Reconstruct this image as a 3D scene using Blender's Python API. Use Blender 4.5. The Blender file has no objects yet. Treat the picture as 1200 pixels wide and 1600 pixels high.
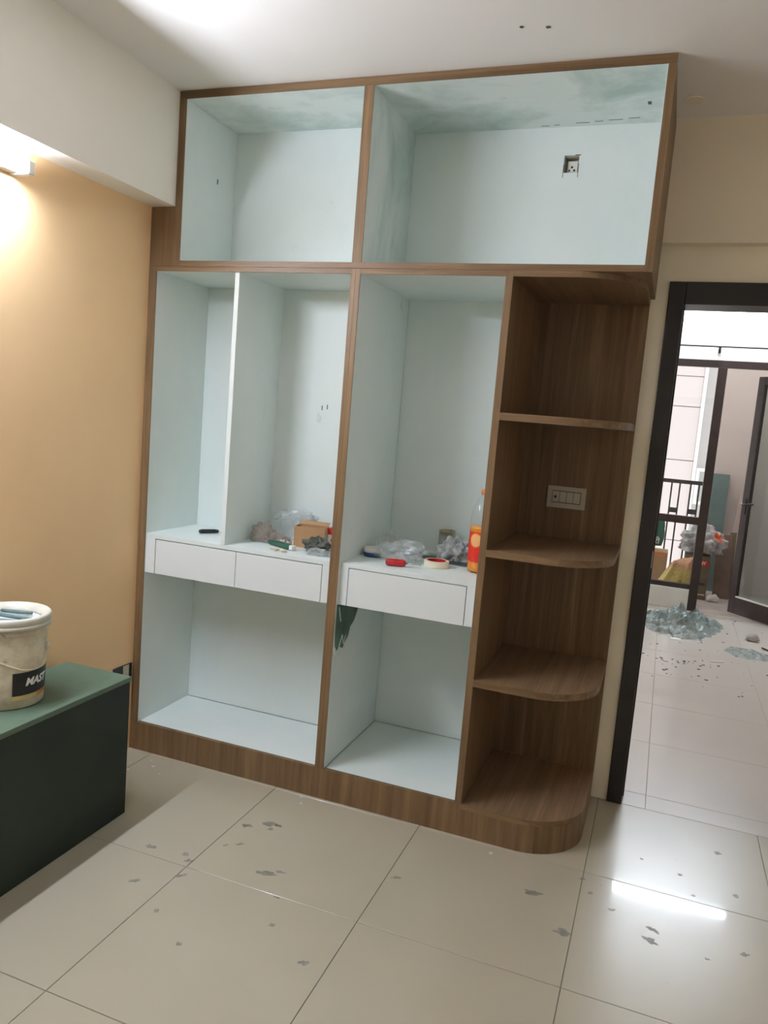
import bpy, math, random
from mathutils import Vector, Matrix, noise
random.seed(7)
SC = bpy.context.scene
COL = SC.collection

# ------------------------------------------------------------------ camera
F, CX, CY, CZ, YAW, PIT, ROL = 1201.534, 2.0183, -2.6177, 1.4964, 0.3461, -0.1235, 0.0816
fw = Vector((-math.sin(YAW)*math.cos(PIT), math.cos(YAW)*math.cos(PIT), math.sin(PIT)))
rt0 = Vector((math.cos(YAW), math.sin(YAW), 0)); up0 = rt0.cross(fw)
rt = rt0*math.cos(ROL) + up0*math.sin(ROL); up = -rt0*math.sin(ROL) + up0*math.cos(ROL)
cam = bpy.data.cameras.new('camera'); cam.sensor_fit = 'HORIZONTAL'; cam.sensor_width = 36
cam.lens = 36*F/1200; cam.clip_start = 0.05; cam.clip_end = 200
co = bpy.data.objects.new('camera', cam); COL.objects.link(co)
m = Matrix((rt, up, -fw)).transposed().to_4x4(); m.translation = (CX, CY, CZ); co.matrix_world = m
SC.camera = co

# ------------------------------------------------------------------ world: even overcast daylight
w = bpy.data.worlds.new('overcast_sky'); SC.world = w; w.use_nodes = True
bg = w.node_tree.nodes['Background']; bg.inputs[0].default_value = (.97, 0.95, 0.95, 1); bg.inputs[1].default_value = 2.0

# ------------------------------------------------------------------ exposure, lamp strengths
SC.view_settings.view_transform = 'Standard'; SC.view_settings.look = 'None'
SC.view_settings.gamma = 1; SC.view_settings.use_curve_mapping = False
SC.view_settings.exposure = 0.0
TUBE_BEDROOM, TUBE_HALL = 282.0, 360.0
TUBE_COL = (0.88, 0.965, 1.15)
SC.cycles.diffuse_bounces = 10; SC.cycles.max_bounces = 16

# ------------------------------------------------------------------ materials
MATS = {}
def nm(name):
    mt = bpy.data.materials.new(name); mt.use_nodes = True; MATS[name] = mt
    nt = mt.node_tree; b = nt.nodes['Principled BSDF']
    return mt, nt, b
def lk(nt, a, b): nt.links.new(a, b)
def tc(nt, scale=(1, 1, 1)):
    t = nt.nodes.new('ShaderNodeTexCoord'); mp = nt.nodes.new('ShaderNodeMapping')
    mp.inputs['Scale'].default_value = scale; lk(nt, t.outputs['Object'], mp.inputs[0]); return mp.outputs[0]
def noi(nt, vec, scale, detail=3, rough=.5, dist=0):
    n = nt.nodes.new('ShaderNodeTexNoise'); n.inputs['Scale'].default_value = scale; n.inputs['Detail'].default_value = detail
    n.inputs['Roughness'].default_value = rough; n.inputs['Distortion'].default_value = dist; lk(nt, vec, n.inputs['Vector']); return n.outputs['Fac']
def ramp(nt, fac, stops):
    r = nt.nodes.new('ShaderNodeValToRGB'); e = r.color_ramp.elements
    while len(e) < len(stops): e.new(.5)
    for k, (p, c) in enumerate(stops):
        e[k].position = p; e[k].color = (c, c, c, 1) if not hasattr(c, '__len__') else tuple(c)+(1,)
    lk(nt, fac, r.inputs[0]); return r.outputs[0]
def mix(nt, fac, a, b, mode='MIX'):
    n = nt.nodes.new('ShaderNodeMix'); n.data_type = 'RGBA'; n.blend_type = mode
    for s, v in ((n.inputs[0], fac), (n.inputs[6], a), (n.inputs[7], b)):
        if hasattr(v, 'is_linked'): lk(nt, v, s)
        elif hasattr(v, '__len__'): s.default_value = tuple(v)+(1,)
        else: s.default_value = v
    return n.outputs[2]
def bump(nt, b, h, strength=.2, dist=.002):
    n = nt.nodes.new('ShaderNodeBump'); n.inputs['Strength'].default_value = strength; n.inputs['Distance'].default_value = dist
    lk(nt, h, n.inputs['Height']); lk(nt, n.outputs[0], b.inputs['Normal'])
def plain(name, col, rough=.5, var=.12, scale=6, bmp=0, metal=0, spec=.5, sheen=0):
    mt, nt, b = nm(name); v = tc(nt); n = noi(nt, v, scale, 4, .6)
    c = mix(nt, ramp(nt, n, ((.3, 0), (.7, 1))), tuple(x*(1-var) for x in col), tuple(min(1, x*(1+var)) for x in col))
    lk(nt, c, b.inputs['Base Color']); b.inputs['Roughness'].default_value = rough; b.inputs['Metallic'].default_value = metal
    b.inputs['Specular IOR Level'].default_value = spec
    if bmp: bump(nt, b, noi(nt, v, scale*12, 3), bmp, .002)
    return mt
def wood(name, axis, dark, light, rough=.45):
    mt, nt, b = nm(name); s = [26, 26, 26]; s['xyz'.index(axis)] = .9
    v = tc(nt, s); n1 = noi(nt, v, 1.0, 5, .62, .6)
    s2 = [170, 170, 170]; s2['xyz'.index(axis)] = 5; n2 = noi(nt, tc(nt, s2), 1.0, 2, .6)
    c1 = mix(nt, ramp(nt, n1, ((.28, 0), (.5, .45), (.72, 1))), dark, light)
    c2 = mix(nt, .5, c1, ramp(nt, n2, ((.3, .55), (.62, 1.0))), 'MULTIPLY')
    lk(nt, c2, b.inputs['Base Color']); b.inputs['Roughness'].default_value = rough
    b.inputs['Specular IOR Level'].default_value = .35
    bump(nt, b, n2, .12, .001); return mt
WD, WL = (.130, .076, .034), (.270, .168, .082)
wood('wood_z', 'z', WD, WL); wood('wood_x', 'x', WD, WL); wood('wood_y', 'y', (.145, .088, .046), (.295, .19, .105), .42)
def laminate(name, stain):
    mt, nt, b = nm(name); v = tc(nt); n = noi(nt, v, 1.7, 5, .6, .4)
    base = mix(nt, ramp(nt, n, ((.35, 0), (.75, 1))), (.745, .80, .775), (.69, .755, .725))
    v2 = tc(nt, (2.4, 3.2, 1.4)); n2 = noi(nt, v2, 1.1, 7, .62, .5)
    c = mix(nt, ramp(nt, n2, ((.44, 0), (.66, stain))), base, (.40, .52, .475))
    n4 = noi(nt, tc(nt, (3, 9, 4)), 1.4, 6, .7, 1.0); c = mix(nt, ramp(nt, n4, ((.60, 0), (.74, stain*.45))), c, (.27, .37, .34))
    n3 = noi(nt, v, 9, 3); c = mix(nt, ramp(nt, n3, ((.73, 0), (.78, .25+stain*.3))), c, (.26, .33, .31))
    lk(nt, c, b.inputs['Base Color']); b.inputs['Roughness'].default_value = .42; b.inputs['Specular IOR Level'].default_value = .4
    return mt
laminate('laminate', .10); laminate('laminate_smeared', .85)
plain('drawer_white', (.745, .79, .775), .4, .015, 4)
plain('paint_white', (.84, .79, .69), .75, .03, 1.5, .05)
plain('paint_ceiling', (.80, .765, .72), .8, .02, 1.2, .04)
plain('paint_peach', (.88, .60, .325), .6, .05, 1.4, .08)
plain('paint_cream', (.82, .73, .56), .7, .05, 1.3, .05)
plain('paint_strip', (.86, .78, .60), .7, .06, 3, .06)
plain('paint_pale', (.86, .84, .79), .75, .03, 1.3, .04); plain('paint_hall', (.80, .74, .70), .75, .03, 1.3, .04)
plain('paint_balcony', (.66, .60, .565), .8, .05, 1.2, .05)
plain('facade_panel', (.64, .57, .56), .8, .02, 1); plain('facade_grey', (.50, .48, .47), .8, .04, 1); plain('facade_trim', (.88, .86, .85), .8, .02, 1)
plain('frame_dark', (.016, .012, .010), .38, .25, 8); plain('aluminium_brown', (.040, .025, .022), .42, .2, 9)
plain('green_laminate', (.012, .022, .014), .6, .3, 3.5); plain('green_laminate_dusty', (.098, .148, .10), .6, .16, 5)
plain('grout', (.20, .17, .13), .8, .2, 12); plain('concrete', (.42, .38, .35), .85, .15, 4, .2)
plain('dark_void', (.01, .01, .01), .7); plain('steel', (.55, .55, .53), .35, .1, 10, 0, 1); plain('chrome', (.7, .7, .7), .18, .05, 10, 0, 1)
plain('plastic_white', (.78, .77, .72), .4, .04, 8); plain('plastic_ivory', (.46, .415, .31), .45, .06, 10); plain('plastic_ivory_rocker', (.50, .455, .35), .35, .04, 10); plain('plastic_gap', (.12, .105, .08), .6, .1, 10)
plain('plastic_black', (.012, .012, .013), .4, .2, 20); plain('plastic_red', (.42, .012, .016), .35, .15, 30); plain('plastic_blue', (.03, .07, .22), .4, .2, 20)
plain('tape_cream', (.74, .68, .52), .6, .05, 30); plain('cardboard', (.42, .25, .12), .8, .1, 20); plain('cardboard_dark', (.17, .135, .09), .85, .2, 9)
plain('board_brown', (.20, .145, .115), .7, .2, 6); plain('board_teal', (.155, .22, .215), .45, .22, 3); plain('board_pale', (.52, .42, .37), .7, .1, 6)
plain('label_red', (.55, .02, .02), .5, .05, 10); plain('print_white', (.85, .83, .80), .5, .02, 10); plain('label_black', (.010, .010, .012), .4, .1, 12)
plain('label_orange', (.62, .22, .06), .5, .2, 14); plain('label_yellow', (.60, .45, .16), .5, .2, 14)
plain('cloth_dirty', (.10, .105, .085), .9, .5, 22, .4); plain('teal_tool', (.02, .085, .055), .45, .3, 20); plain('plug_cream', (.68, .60, .42), .6, .1, 40)
plain('paper_grey', (.36, .37, .33), .7, .3, 16, .2); plain('sheet_dark', (.05, .055, .055), .5, .3, 9); plain('tin', (.42, .36, .22), .4, .3, 14, 0, .5)
plain('smudge', (.26, .245, .20), .45, .3, 30); plain('stick_teal', (.12, .19, .19), .5, .3, 20)
plain('chip_dark', (.06, .055, .05), .8, .4, 20); plain('chip_light', (.70, .66, .60), .7, .1, 20)
plain('bag_green', (.015, .14, .085), .55, .15, 6); plain('glass_green_laminate', (.055, .115, .075), .3, .7, 14)
plain('saw_line', (.10, .11, .11), .8, .2, 20)

def tile_mat(name, a, bcol):
    mt, nt, b = nm(name)
    g = nt.nodes.new('ShaderNodeNewGeometry'); P = g.outputs['Position']
    n = noi(nt, P, 1.6, 2, .5, 0); c = mix(nt, ramp(nt, n, ((.2, 0), (.8, 1))), a, bcol)
    d = noi(nt, P, 3.0, 2, .5, 0); c = mix(nt, ramp(nt, d, ((.50, 0), (.80, .12))), c, tuple(x*.7 for x in a))
    s = noi(nt, P, 34, 2, .5); c = mix(nt, ramp(nt, s, ((.76, 0), (.80, .5))), c, (.20, .18, .14))
    lk(nt, c, b.inputs['Base Color'])
    lk(nt, ramp(nt, d, ((.3, .285), (.7, .31))), b.inputs['Roughness'])
    b.inputs['Specular IOR Level'].default_value = .62
    b.inputs['Coat Weight'].default_value = .22; b.inputs['Coat Roughness'].default_value = .05; b.inputs['Coat IOR'].default_value = 1.5
    return mt
tile_mat('tile_bedroom', (.43, .39, .29), (.48, .435, .325)); tile_mat('tile_hall', (.54, .49, .43), (.59, .535, .47))

def glass(name, tint=(.93, .95, .95), rough=.02):
    mt, nt, b = nm(name); nt.nodes.remove(b); o = nt.nodes['Material Output']
    t = nt.nodes.new('ShaderNodeBsdfTransparent'); t.inputs[0].default_value = tuple(tint)+(1,)
    g = nt.nodes.new('ShaderNodeBsdfGlossy'); g.inputs['Roughness'].default_value = rough
    lw = nt.nodes.new('ShaderNodeLayerWeight'); lw.inputs[0].default_value = .5
    pw = nt.nodes.new('ShaderNodeMath'); pw.operation = 'POWER'; lk(nt, lw.outputs['Facing'], pw.inputs[0]); pw.inputs[1].default_value = 4
    f = nt.nodes.new('ShaderNodeMath'); f.operation = 'MULTIPLY_ADD'; lk(nt, pw.outputs[0], f.inputs[0]); f.inputs[1].default_value = .6; f.inputs[2].default_value = .05
    mx = nt.nodes.new('ShaderNodeMixShader'); lk(nt, f.outputs[0], mx.inputs[0]); lk(nt, t.outputs[0], mx.inputs[1]); lk(nt, g.outputs[0], mx.inputs[2])
    lk(nt, mx.outputs[0], o.inputs[0]); return mt
glass('window_glass'); glass('door_glass', (.80, .85, .84))
def film(name, col, alpha, rough=.2):
    mt, nt, b = nm(name); v = tc(nt); n = noi(nt, v, 18, 3)
    lk(nt, mix(nt, n, tuple(x*.8 for x in col), col), b.inputs['Base Color'])
    b.inputs['Roughness'].default_value = rough; b.inputs['Specular IOR Level'].default_value = .8
    lk(nt, ramp(nt, noi(nt, v, 30, 3), ((.3, alpha*.6), (.7, min(1, alpha*1.35)))), b.inputs['Alpha'])
    return mt
film('film_clear', (.74, .78, .77), .26, .12); film('film_brown', (.40, .32, .25), .46, .15); film('film_teal', (.27, .345, .325), .62, .3)
film('film_teal_thin', (.24, .33, .31), .45, .4); film('film_white', (.48, .50, .48), .92, .35)
glass('pet_clear', (.96, .97, .97), .03)
mt, nt, b = nm('juice_orange'); b.inputs['Base Color'].default_value = (.80, .30, .02, 1); b.inputs['Roughness'].default_value = .15
b.inputs['Subsurface Weight'].default_value = .3; b.inputs['Subsurface Radius'].default_value = (.02, .01, .004)
def emit(name, col, s):
    mt, nt, b = nm(name); b.inputs['Base Color'].default_value = (.9, .9, .9, 1)
    b.inputs['Emission Color'].default_value = tuple(col)+(1,); b.inputs['Emission Strength'].default_value = s; return mt
emit('tube_glow', TUBE_COL, TUBE_BEDROOM); emit('tube_glow_hall', (.84, .97, 1.10), TUBE_HALL)
# dirty cream bucket
mt, nt, b = nm('bucket_plastic'); v = tc(nt); c = mix(nt, ramp(nt, noi(nt, v, 9, 6, .7), ((.42, 0), (.70, 1))), (.74, .66, .49), (.44, .36, .25))
c = mix(nt, ramp(nt, noi(nt, v, 28, 4, .7), ((.62, 0), (.72, .8))), c, (.13, .10, .07)); lk(nt, c, b.inputs['Base Color']); b.inputs['Roughness'].default_value = .5
plain('bucket_rim_plastic', (.66, .63, .53), .45, .12, 14); plain('bucket_inside', (.62, .68, .66), .5, .15, 10)
# yellow sack with an orange upper part and dark print
mt, nt, b = nm('sack_yellow'); v = tc(nt); t = nt.nodes.new('ShaderNodeSeparateXYZ'); lk(nt, v, t.inputs[0])
c = mix(nt, ramp(nt, t.outputs[2], ((.30, 0), (.35, 1))), (.52, .38, .08), (.55, .25, .11))
pr_ = noi(nt, tc(nt, (34, 34, 60)), 1, 3, .6); c = mix(nt, ramp(nt, pr_, ((.60, 0), (.64, .8))), c, (.10, .085, .04))
lk(nt, c, b.inputs['Base Color']); b.inputs['Roughness'].default_value = .5
# white bundle with an orange printed patch on its right shoulder
mt, nt, b = nm('bundle_print'); v = tc(nt); c = mix(nt, ramp(nt, noi(nt, v, 14, 5, .7), ((.4, 0), (.62, 1))), (.62, .61, .62), (.26, .25, .26))
gr = nt.nodes.new('ShaderNodeVectorMath'); gr.operation = 'DISTANCE'; lk(nt, v, gr.inputs[0]); gr.inputs[1].default_value = (.155, -.09, .215)
c = mix(nt, ramp(nt, gr.outputs['Value'], ((.055, 1), (.075, 0))), c, (.75, .12, .03)); lk(nt, c, b.inputs['Base Color']); b.inputs['Roughness'].default_value = .45
# bottle label: red with a yellow swirl
mt, nt, b = nm('bottle_label'); v = tc(nt); gr = nt.nodes.new('ShaderNodeVectorMath'); gr.operation = 'DISTANCE'; lk(nt, v, gr.inputs[0]); gr.inputs[1].default_value = (-.012, -.05, .125)
c = mix(nt, ramp(nt, gr.outputs['Value'], ((.024, 1), (.028, 0))), (.66, .03, .015), (.80, .42, .16)); lk(nt, c, b.inputs['Base Color']); b.inputs['Roughness'].default_value = .3

# ------------------------------------------------------------------ mesh helpers
class MB:
    def __init__(s): s.v = []; s.f = []; s.sm = []
    def add(s, vs, fs, smooth=False):
        o = len(s.v); s.v += [tuple(p) for p in vs]; s.f += [tuple(i+o for i in f) for f in fs]; s.sm += [smooth]*len(fs); return s
    def box(s, x0, x1, y0, y1, z0, z1):
        return s.add([(x0,y0,z0),(x1,y0,z0),(x1,y1,z0),(x0,y1,z0),(x0,y0,z1),(x1,y0,z1),(x1,y1,z1),(x0,y1,z1)],
                     [(0,3,2,1),(4,5,6,7),(0,1,5,4),(1,2,6,5),(2,3,7,6),(3,0,4,7)])
    def prism(s, poly, z0, z1):
        n = len(poly); vs = [(x,y,z0) for x,y in poly]+[(x,y,z1) for x,y in poly]
        return s.add(vs, [tuple(range(n-1,-1,-1)), tuple(range(n,2*n))]+[(i,(i+1)%n,(i+1)%n+n,i+n) for i in range(n)])
    def lathe(s, prof, n=32, c=(0,0,0), cap0=True, cap1=True, smooth=True):
        vs = [(c[0]+r*math.cos(2*math.pi*k/n), c[1]+r*math.sin(2*math.pi*k/n), c[2]+z) for r,z in prof for k in range(n)]
        fs = [(i*n+k, i*n+(k+1)%n, (i+1)*n+(k+1)%n, (i+1)*n+k) for i in range(len(prof)-1) for k in range(n)]
        s.add(vs, fs, smooth)
        o = len(s.v)-len(vs)
        if cap0: s.f.append(tuple(o+k for k in range(n-1,-1,-1))); s.sm.append(False)
        if cap1: s.f.append(tuple(o+(len(prof)-1)*n+k for k in range(n))); s.sm.append(False)
        return s
    def tube(s, pts, r, n=10, caps=True):
        P = [Vector(p) for p in pts]; rs = r if hasattr(r, '__len__') else [r]*len(P); vs = []
        for i, p in enumerate(P):
            t = (P[min(i+1, len(P)-1)]-P[max(i-1, 0)]).normalized()
            a = t.cross(Vector((0,0,1))); a = a.normalized() if a.length > 1e-3 else Vector((1,0,0)); bb = t.cross(a)
            vs += [p+(a*math.cos(2*math.pi*k/n)+bb*math.sin(2*math.pi*k/n))*rs[i] for k in range(n)]
        fs = [(i*n+k, i*n+(k+1)%n, (i+1)*n+(k+1)%n, (i+1)*n+k) for i in range(len(P)-1) for k in range(n)]
        s.add(vs, fs, True); o = len(s.v)-len(vs)
        if caps:
            s.f.append(tuple(o+k for k in range(n-1,-1,-1))); s.sm.append(False)
            s.f.append(tuple(o+(len(P)-1)*n+k for k in range(n))); s.sm.append(False)
        return s
    def build(s, name, mat, parent=None, bevel=0, off=None, fixn=True):
        me = bpy.data.meshes.new(name); o0 = Vector(off if off is not None else (parent['_o'] if parent and '_o' in parent else (0,0,0)))
        me.from_pydata([tuple(Vector(p)-o0) for p in s.v], [], s.f)
        for p, sm in zip(me.polygons, s.sm): p.use_smooth = sm
        me.materials.append(MATS[mat]); me.update()
        if fixn:
            import bmesh
            bm = bmesh.new(); bm.from_mesh(me); bmesh.ops.recalc_face_normals(bm, faces=bm.faces); bm.to_mesh(me); bm.free()
        o = bpy.data.objects.new(name, me); COL.objects.link(o)
        if parent:
            o.parent = parent
            if '_o' in parent: o['_o'] = tuple(parent['_o'])
        if bevel:
            bv = o.modifiers.new('bevel', 'BEVEL'); bv.width = bevel; bv.segments = 2; bv.limit_method = 'ANGLE'
        return o
def box(name, mat, parent, x0, x1, y0, y1, z0, z1, bevel=0): return MB().box(x0,x1,y0,y1,z0,z1).build(name, mat, parent, bevel)
def tag(o, label=None, cat=None, group=None, kind=None):
    if label: o['label'] = label
    if cat: o['category'] = cat
    if group: o['group'] = group
    if kind: o['kind'] = kind
    return o
def thing(name, label, cat, loc=(0,0,0), rz=0, group=None, world=True, kind=None):
    o = bpy.data.objects.new(name, None); COL.objects.link(o); o.location = loc; o.rotation_euler = (0,0,rz); o.empty_display_size = .1
    if world and not rz: o['_o'] = tuple(loc)      # parts given in room coordinates
    return tag(o, label, cat, group, kind)
def struct(o): o['kind'] = 'structure'; return o
def text_mesh(txt, size, extrude=.0006, shear=0, bold=0):
    cu = bpy.data.curves.new('lettering', 'FONT'); cu.body = txt; cu.size = size; cu.extrude = extrude; cu.shear = shear; cu.offset = bold; cu.resolution_u = 3
    ob = bpy.data.objects.new('lettering', cu); COL.objects.link(ob)
    dg = bpy.context.evaluated_depsgraph_get(); me = bpy.data.meshes.new_from_object(ob.evaluated_get(dg))
    bpy.data.objects.remove(ob); bpy.data.curves.remove(cu)
    vs = [tuple(v.co) for v in me.vertices]; fs = [tuple(p.vertices) for p in me.polygons]; bpy.data.meshes.remove(me); return vs, fs
def crumple(name, mat, parent, c, r, seed=0, amp=.35, freq=2.2, nu=64, nv=40, flat=True, pinch=0, smooth=True, sharp=1.0, n2=6.0):
    """a crumpled bag: closed surface with creased folds, resting on its base"""
    vs = []; fs = []
    for j in range(nv+1):
        ph = math.pi*j/nv
        for i in range(nu):
            th = 2*math.pi*i/nu; d = Vector((math.sin(ph)*math.cos(th), math.sin(ph)*math.sin(th), math.cos(ph)))
            q = d*freq+Vector((seed*7.3, seed*3.1, seed*1.7))
            h = abs(noise.noise(q))*1.6-.35+.5*abs(noise.noise(q*2.3))*sharp+.09*abs(noise.noise(q*n2))
            k = 1+amp*h; p = Vector((d.x*r[0], d.y*r[1], d.z*r[2]))*k
            if pinch and d.z > 0: p.x *= 1-pinch*d.z; p.y *= 1-pinch*d.z
            if flat: p.z = max(p.z, -r[2]*.62)
            vs.append((c[0]+p.x, c[1]+p.y, c[2]+p.z))
    for j in range(nv):
        for i in range(nu): fs.append((j*nu+i, (j+1)*nu+i, (j+1)*nu+(i+1)%nu, j*nu+(i+1)%nu))
    return MB().add(vs, fs, smooth).build(name, mat, parent, fixn=False)

# ------------------------------------------------------------------ room shell
ZT, ZH, WY = 2.6645, 2.85, .57
XR, YB = 3.4, -4.2
floor = struct(box('floor', 'grout', None, -.6, 4.1, YB-.1, 4.68, -.12, -.003))
tile_cache = {}
def tile(x0, x1, y0, y1, mat):
    g = .0009 if mat == 'tile_bedroom' else .0005; x0 += g; x1 -= g; y0 += g; y1 -= g; key = (round(x1-x0,4), round(y1-y0,4), mat)
    if key not in tile_cache:
        hx, hy, b = (x1-x0)/2, (y1-y0)/2, .0012; vs = []
        for z, s in ((-.006, 0), (-.001, 0), (0, b)): vs += [(-hx+s,-hy+s,z),(hx-s,-hy+s,z),(hx-s,hy-s,z),(-hx+s,hy-s,z)]
        fs = [(8,9,10,11)]+[(k*4+i, k*4+(i+1)%4, k*4+4+(i+1)%4, k*4+4+i) for k in (0,1) for i in range(4)]
        me = bpy.data.meshes.new('tile'); me.from_pydata(vs, [], fs); me.materials.append(MATS[mat]); tile_cache[key] = me
    o = bpy.data.objects.new('tile', tile_cache[key]); COL.objects.link(o); o.parent = floor; o.location = ((x0+x1)/2, (y0+y1)/2, 0); return o
def cuts(a, b, o, s):
    k = math.ceil((a-o)/s+1e-6); r = [a]
    while o+k*s < b-1e-6: r.append(o+k*s); k += 1
    return r+[b]
xs = cuts(0, XR, .716, .6); ys = cuts(YB, WY, -.6145, .6); ys = [y for y in ys if y != ys[-2] or ys[-1]-y > .05]
for a, b_ in zip(xs, xs[1:]):
    for c_, d_ in zip(ys, ys[1:]): tile(a, b_, c_, d_, 'tile_bedroom')
for a, b_ in ((2.006, 2.10), (2.10, 2.81)): tile(a, b_, WY, .70, 'tile_hall')
xs = cuts(-.5, 4.0, 2.10, .6); ys = cuts(.70, 4.66, .70, .6)
for a, b_ in zip(xs, xs[1:]):
    for c_, d_ in zip(ys, ys[1:]): tile(a, b_, c_, d_, 'tile_hall')
def blob(cx, cy, r, sx, rot, seed, name='smudge', mat='smudge', parent=floor, h=.0003):
    poly = []
    for k in range(22):
        a = 2*math.pi*k/22; q = r*(.75+.7*noise.noise(Vector((math.cos(a)*1.5, math.sin(a)*1.5, seed*3.7))))
        x, y = q*math.cos(a)*sx, q*math.sin(a); poly.append((cx+x*math.cos(rot)-y*math.sin(rot), cy+x*math.sin(rot)+y*math.cos(rot)))
    return MB().prism(poly, 0, h).build(name, mat, parent)
for k, (x, y, r, sx, ro) in enumerate([(1.915,-.06,.010,1.2,.1),(2.30,-.30,.007,1.3,.2),(2.02,-.19,.009,1.6,.3),(2.27,.02,.006,1.4,.2),(2.1,.17,.006,1.2,.6),(2.36,.35,.012,1.6,.2),(1.35,-.35,.010,2.0,.5),(1.05,-.62,.008,1.6,.1),(.62,-.75,.010,2.2,.7),(.76,-.305,.016,1.6,.3),(.825,-.26,.018,2.0,.2),(.845,-.285,.012,1.3,.9),(.86,-.255,.011,1.8,.1),(.962,-.528,.016,2.4,.25),(1.0,-.50,.011,2.2,.1),(.80,-.42,.009,2,.9),(.76,-.45,.008,2,1.0),
    (1.77,-.222,.017,2.2,.2),(1.892,-.376,.017,2.0,.1),(2.147,-.234,.014,1.5,-.4),(2.142,-.292,.019,1.5,-.6),(1.252,-.84,.011,1.8,.4),(.768,-.837,.009,1.4,.5),(.674,-.557,.012,1.2,0),(.704,-.583,.011,1.4,.5),(.909,-.926,.009,1.2,.2),
    (2.405,.088,.012,1.2,0),(2.405,-.228,.010,1.4,.5),(.544,-.571,.012,2.4,.1),(1.10,-.74,.008,1.5,.4),(.73,-.66,.010,2.5,.8),(2.23,.13,.008,1.2,.3),(1.95,-.13,.008,1.5,.6)]):
    blob(x, y, r, sx, ro, k+1)

ceiling = struct(box('ceiling', 'paint_ceiling', None, -.1, XR+.1, YB-.1, WY+.13, ZT, ZT+.12))
for k, (x, y, r) in enumerate([(1.465,-.235,.006),(1.541,-.22,.007)]):
    MB().lathe([(r,0),(r*1.1,.002)], 12, (x,y,ZT-.0015)).build('stain_spot', 'cloth_dirty', ceiling)
MB().lathe([(.032,0),(.034,.004)], 24, (1.957,.361,ZT-.003)).build('patch_disc', 'paint_cream', ceiling)
struct(box('ceiling_hall', 'paint_hall', None, -.6, 4.1, .70, 4.80, ZH, ZH+.1))
struct(box('wall_left', 'paint_peach', None, -.12, 0, YB-.1, WY+.13, 0, ZT))
struct(box('wall_right', 'paint_pale', None, XR, XR+.12, YB-.1, WY, 0, ZT))
struct(box('wall_behind', 'paint_pale', None, -.12, XR+.12, YB-.2, YB, 0, ZT))
struct(MB().box(-.12, 1.947, WY, .70, 0, 2.224).box(2.87, XR+.7, WY, .70, 0, 2.224).box(1.947, 2.87, WY, .70, 2.092, 2.224).build('wall_door_side', 'paint_strip', None))
struct(box('trim_1', 'paint_cream', None, 0, XR, .518, .70, 2.222, ZT))            # beam over the door, slightly proud of the wall below
struct(box('wall_over_hall', 'paint_hall', None, -.6, 4.1, .70, .72, 2.092, ZH))
struct(box('beam_left', 'paint_white', None, 0, .109, YB, WY, 2.239, ZT))
struct(box('wall_hall_left', 'paint_hall', None, -.62, -.5, .70, 4.70, 0, ZH)); struct(box('wall_hall_right', 'paint_hall', None, 4.0, 4.12, .70, 4.70, 0, ZH))
struct(MB().box(-.6, 1.2, 4.68, 4.80, 0, ZH).box(3.2, 4.1, 4.68, 4.80, 0, ZH).box(1.2, 3.2, 4.68, 4.80, 2.205, ZH).build('wall_hall_far', 'paint_hall', None))

# dark wooden frame of the bedroom doorway
d1 = thing('door_1', 'dark brown wooden door frame beside the corner shelves, without a door leaf', 'door frame', (1.947, WY, 0), kind='structure')
box('jamb', 'frame_dark', d1, 1.947, 2.006, WY-.012, .72, 0, 2.09, .003); box('jamb', 'frame_dark', d1, 2.81, 2.87, WY-.012, .72, 0, 2.09, .003)
box('head', 'frame_dark', d1, 2.006, 2.81, WY-.012, .72, 2.007, 2.09, .003)
box('door_stop', 'frame_dark', d1, 2.006, 2.012, .64, .72, 0, 2.007, .002)
box('strike_plate', 'steel', d1, 2.004, 2.0085, .585, .612, .985, 1.05, .001)

# balcony glazing: fixed pane, mullion, transom bar, white kerb
win = thing('window_1', 'brown aluminium balcony glazing with a fixed pane above a white kerb', 'window', (1.2, 4.68, 0), kind='structure')
A = 'aluminium_brown'
box('transom_bar', A, win, 1.2, 3.2, 4.66, 4.72, 2.143, 2.205, .003)
box('mullion', A, win, 2.333, 2.407, 4.655, 4.725, 0, 2.143, .003); box('jamb', A, win, 1.2, 1.26, 4.66, 4.72, .19, 2.143, .003); box('jamb', A, win, 3.14, 3.2, 4.66, 4.72, 0, 2.143, .003)
box('mid_rail', A, win, 1.26, 2.333, 4.665, 4.715, .770, .836, .003); box('bottom_rail', A, win, 1.26, 2.333, 4.665, 4.715, .19, .232, .003)
box('kerb', 'plastic_white', win, 1.2, 2.340, 4.66, 4.79, 0, .188, .006)
box('pane', 'window_glass', win, 1.262, 2.331, 4.688, 4.693, .838, 2.141); box('pane', 'window_glass', win, 1.262, 2.331, 4.688, 4.693, .234, .768)

# balcony
struct(box('floor_balcony', 'concrete', None, .2, 3.7, 4.80, 6.1, -.14, -.01))
struct(box('wall_balcony', 'paint_balcony', None, 2.46, 3.7, 6.0, 6.15, -.14, 3.0))
struct(box('wall_balcony_side', 'paint_balcony', None, 3.6, 3.72, 4.80, 6.0, -.14, 3.0))

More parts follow.
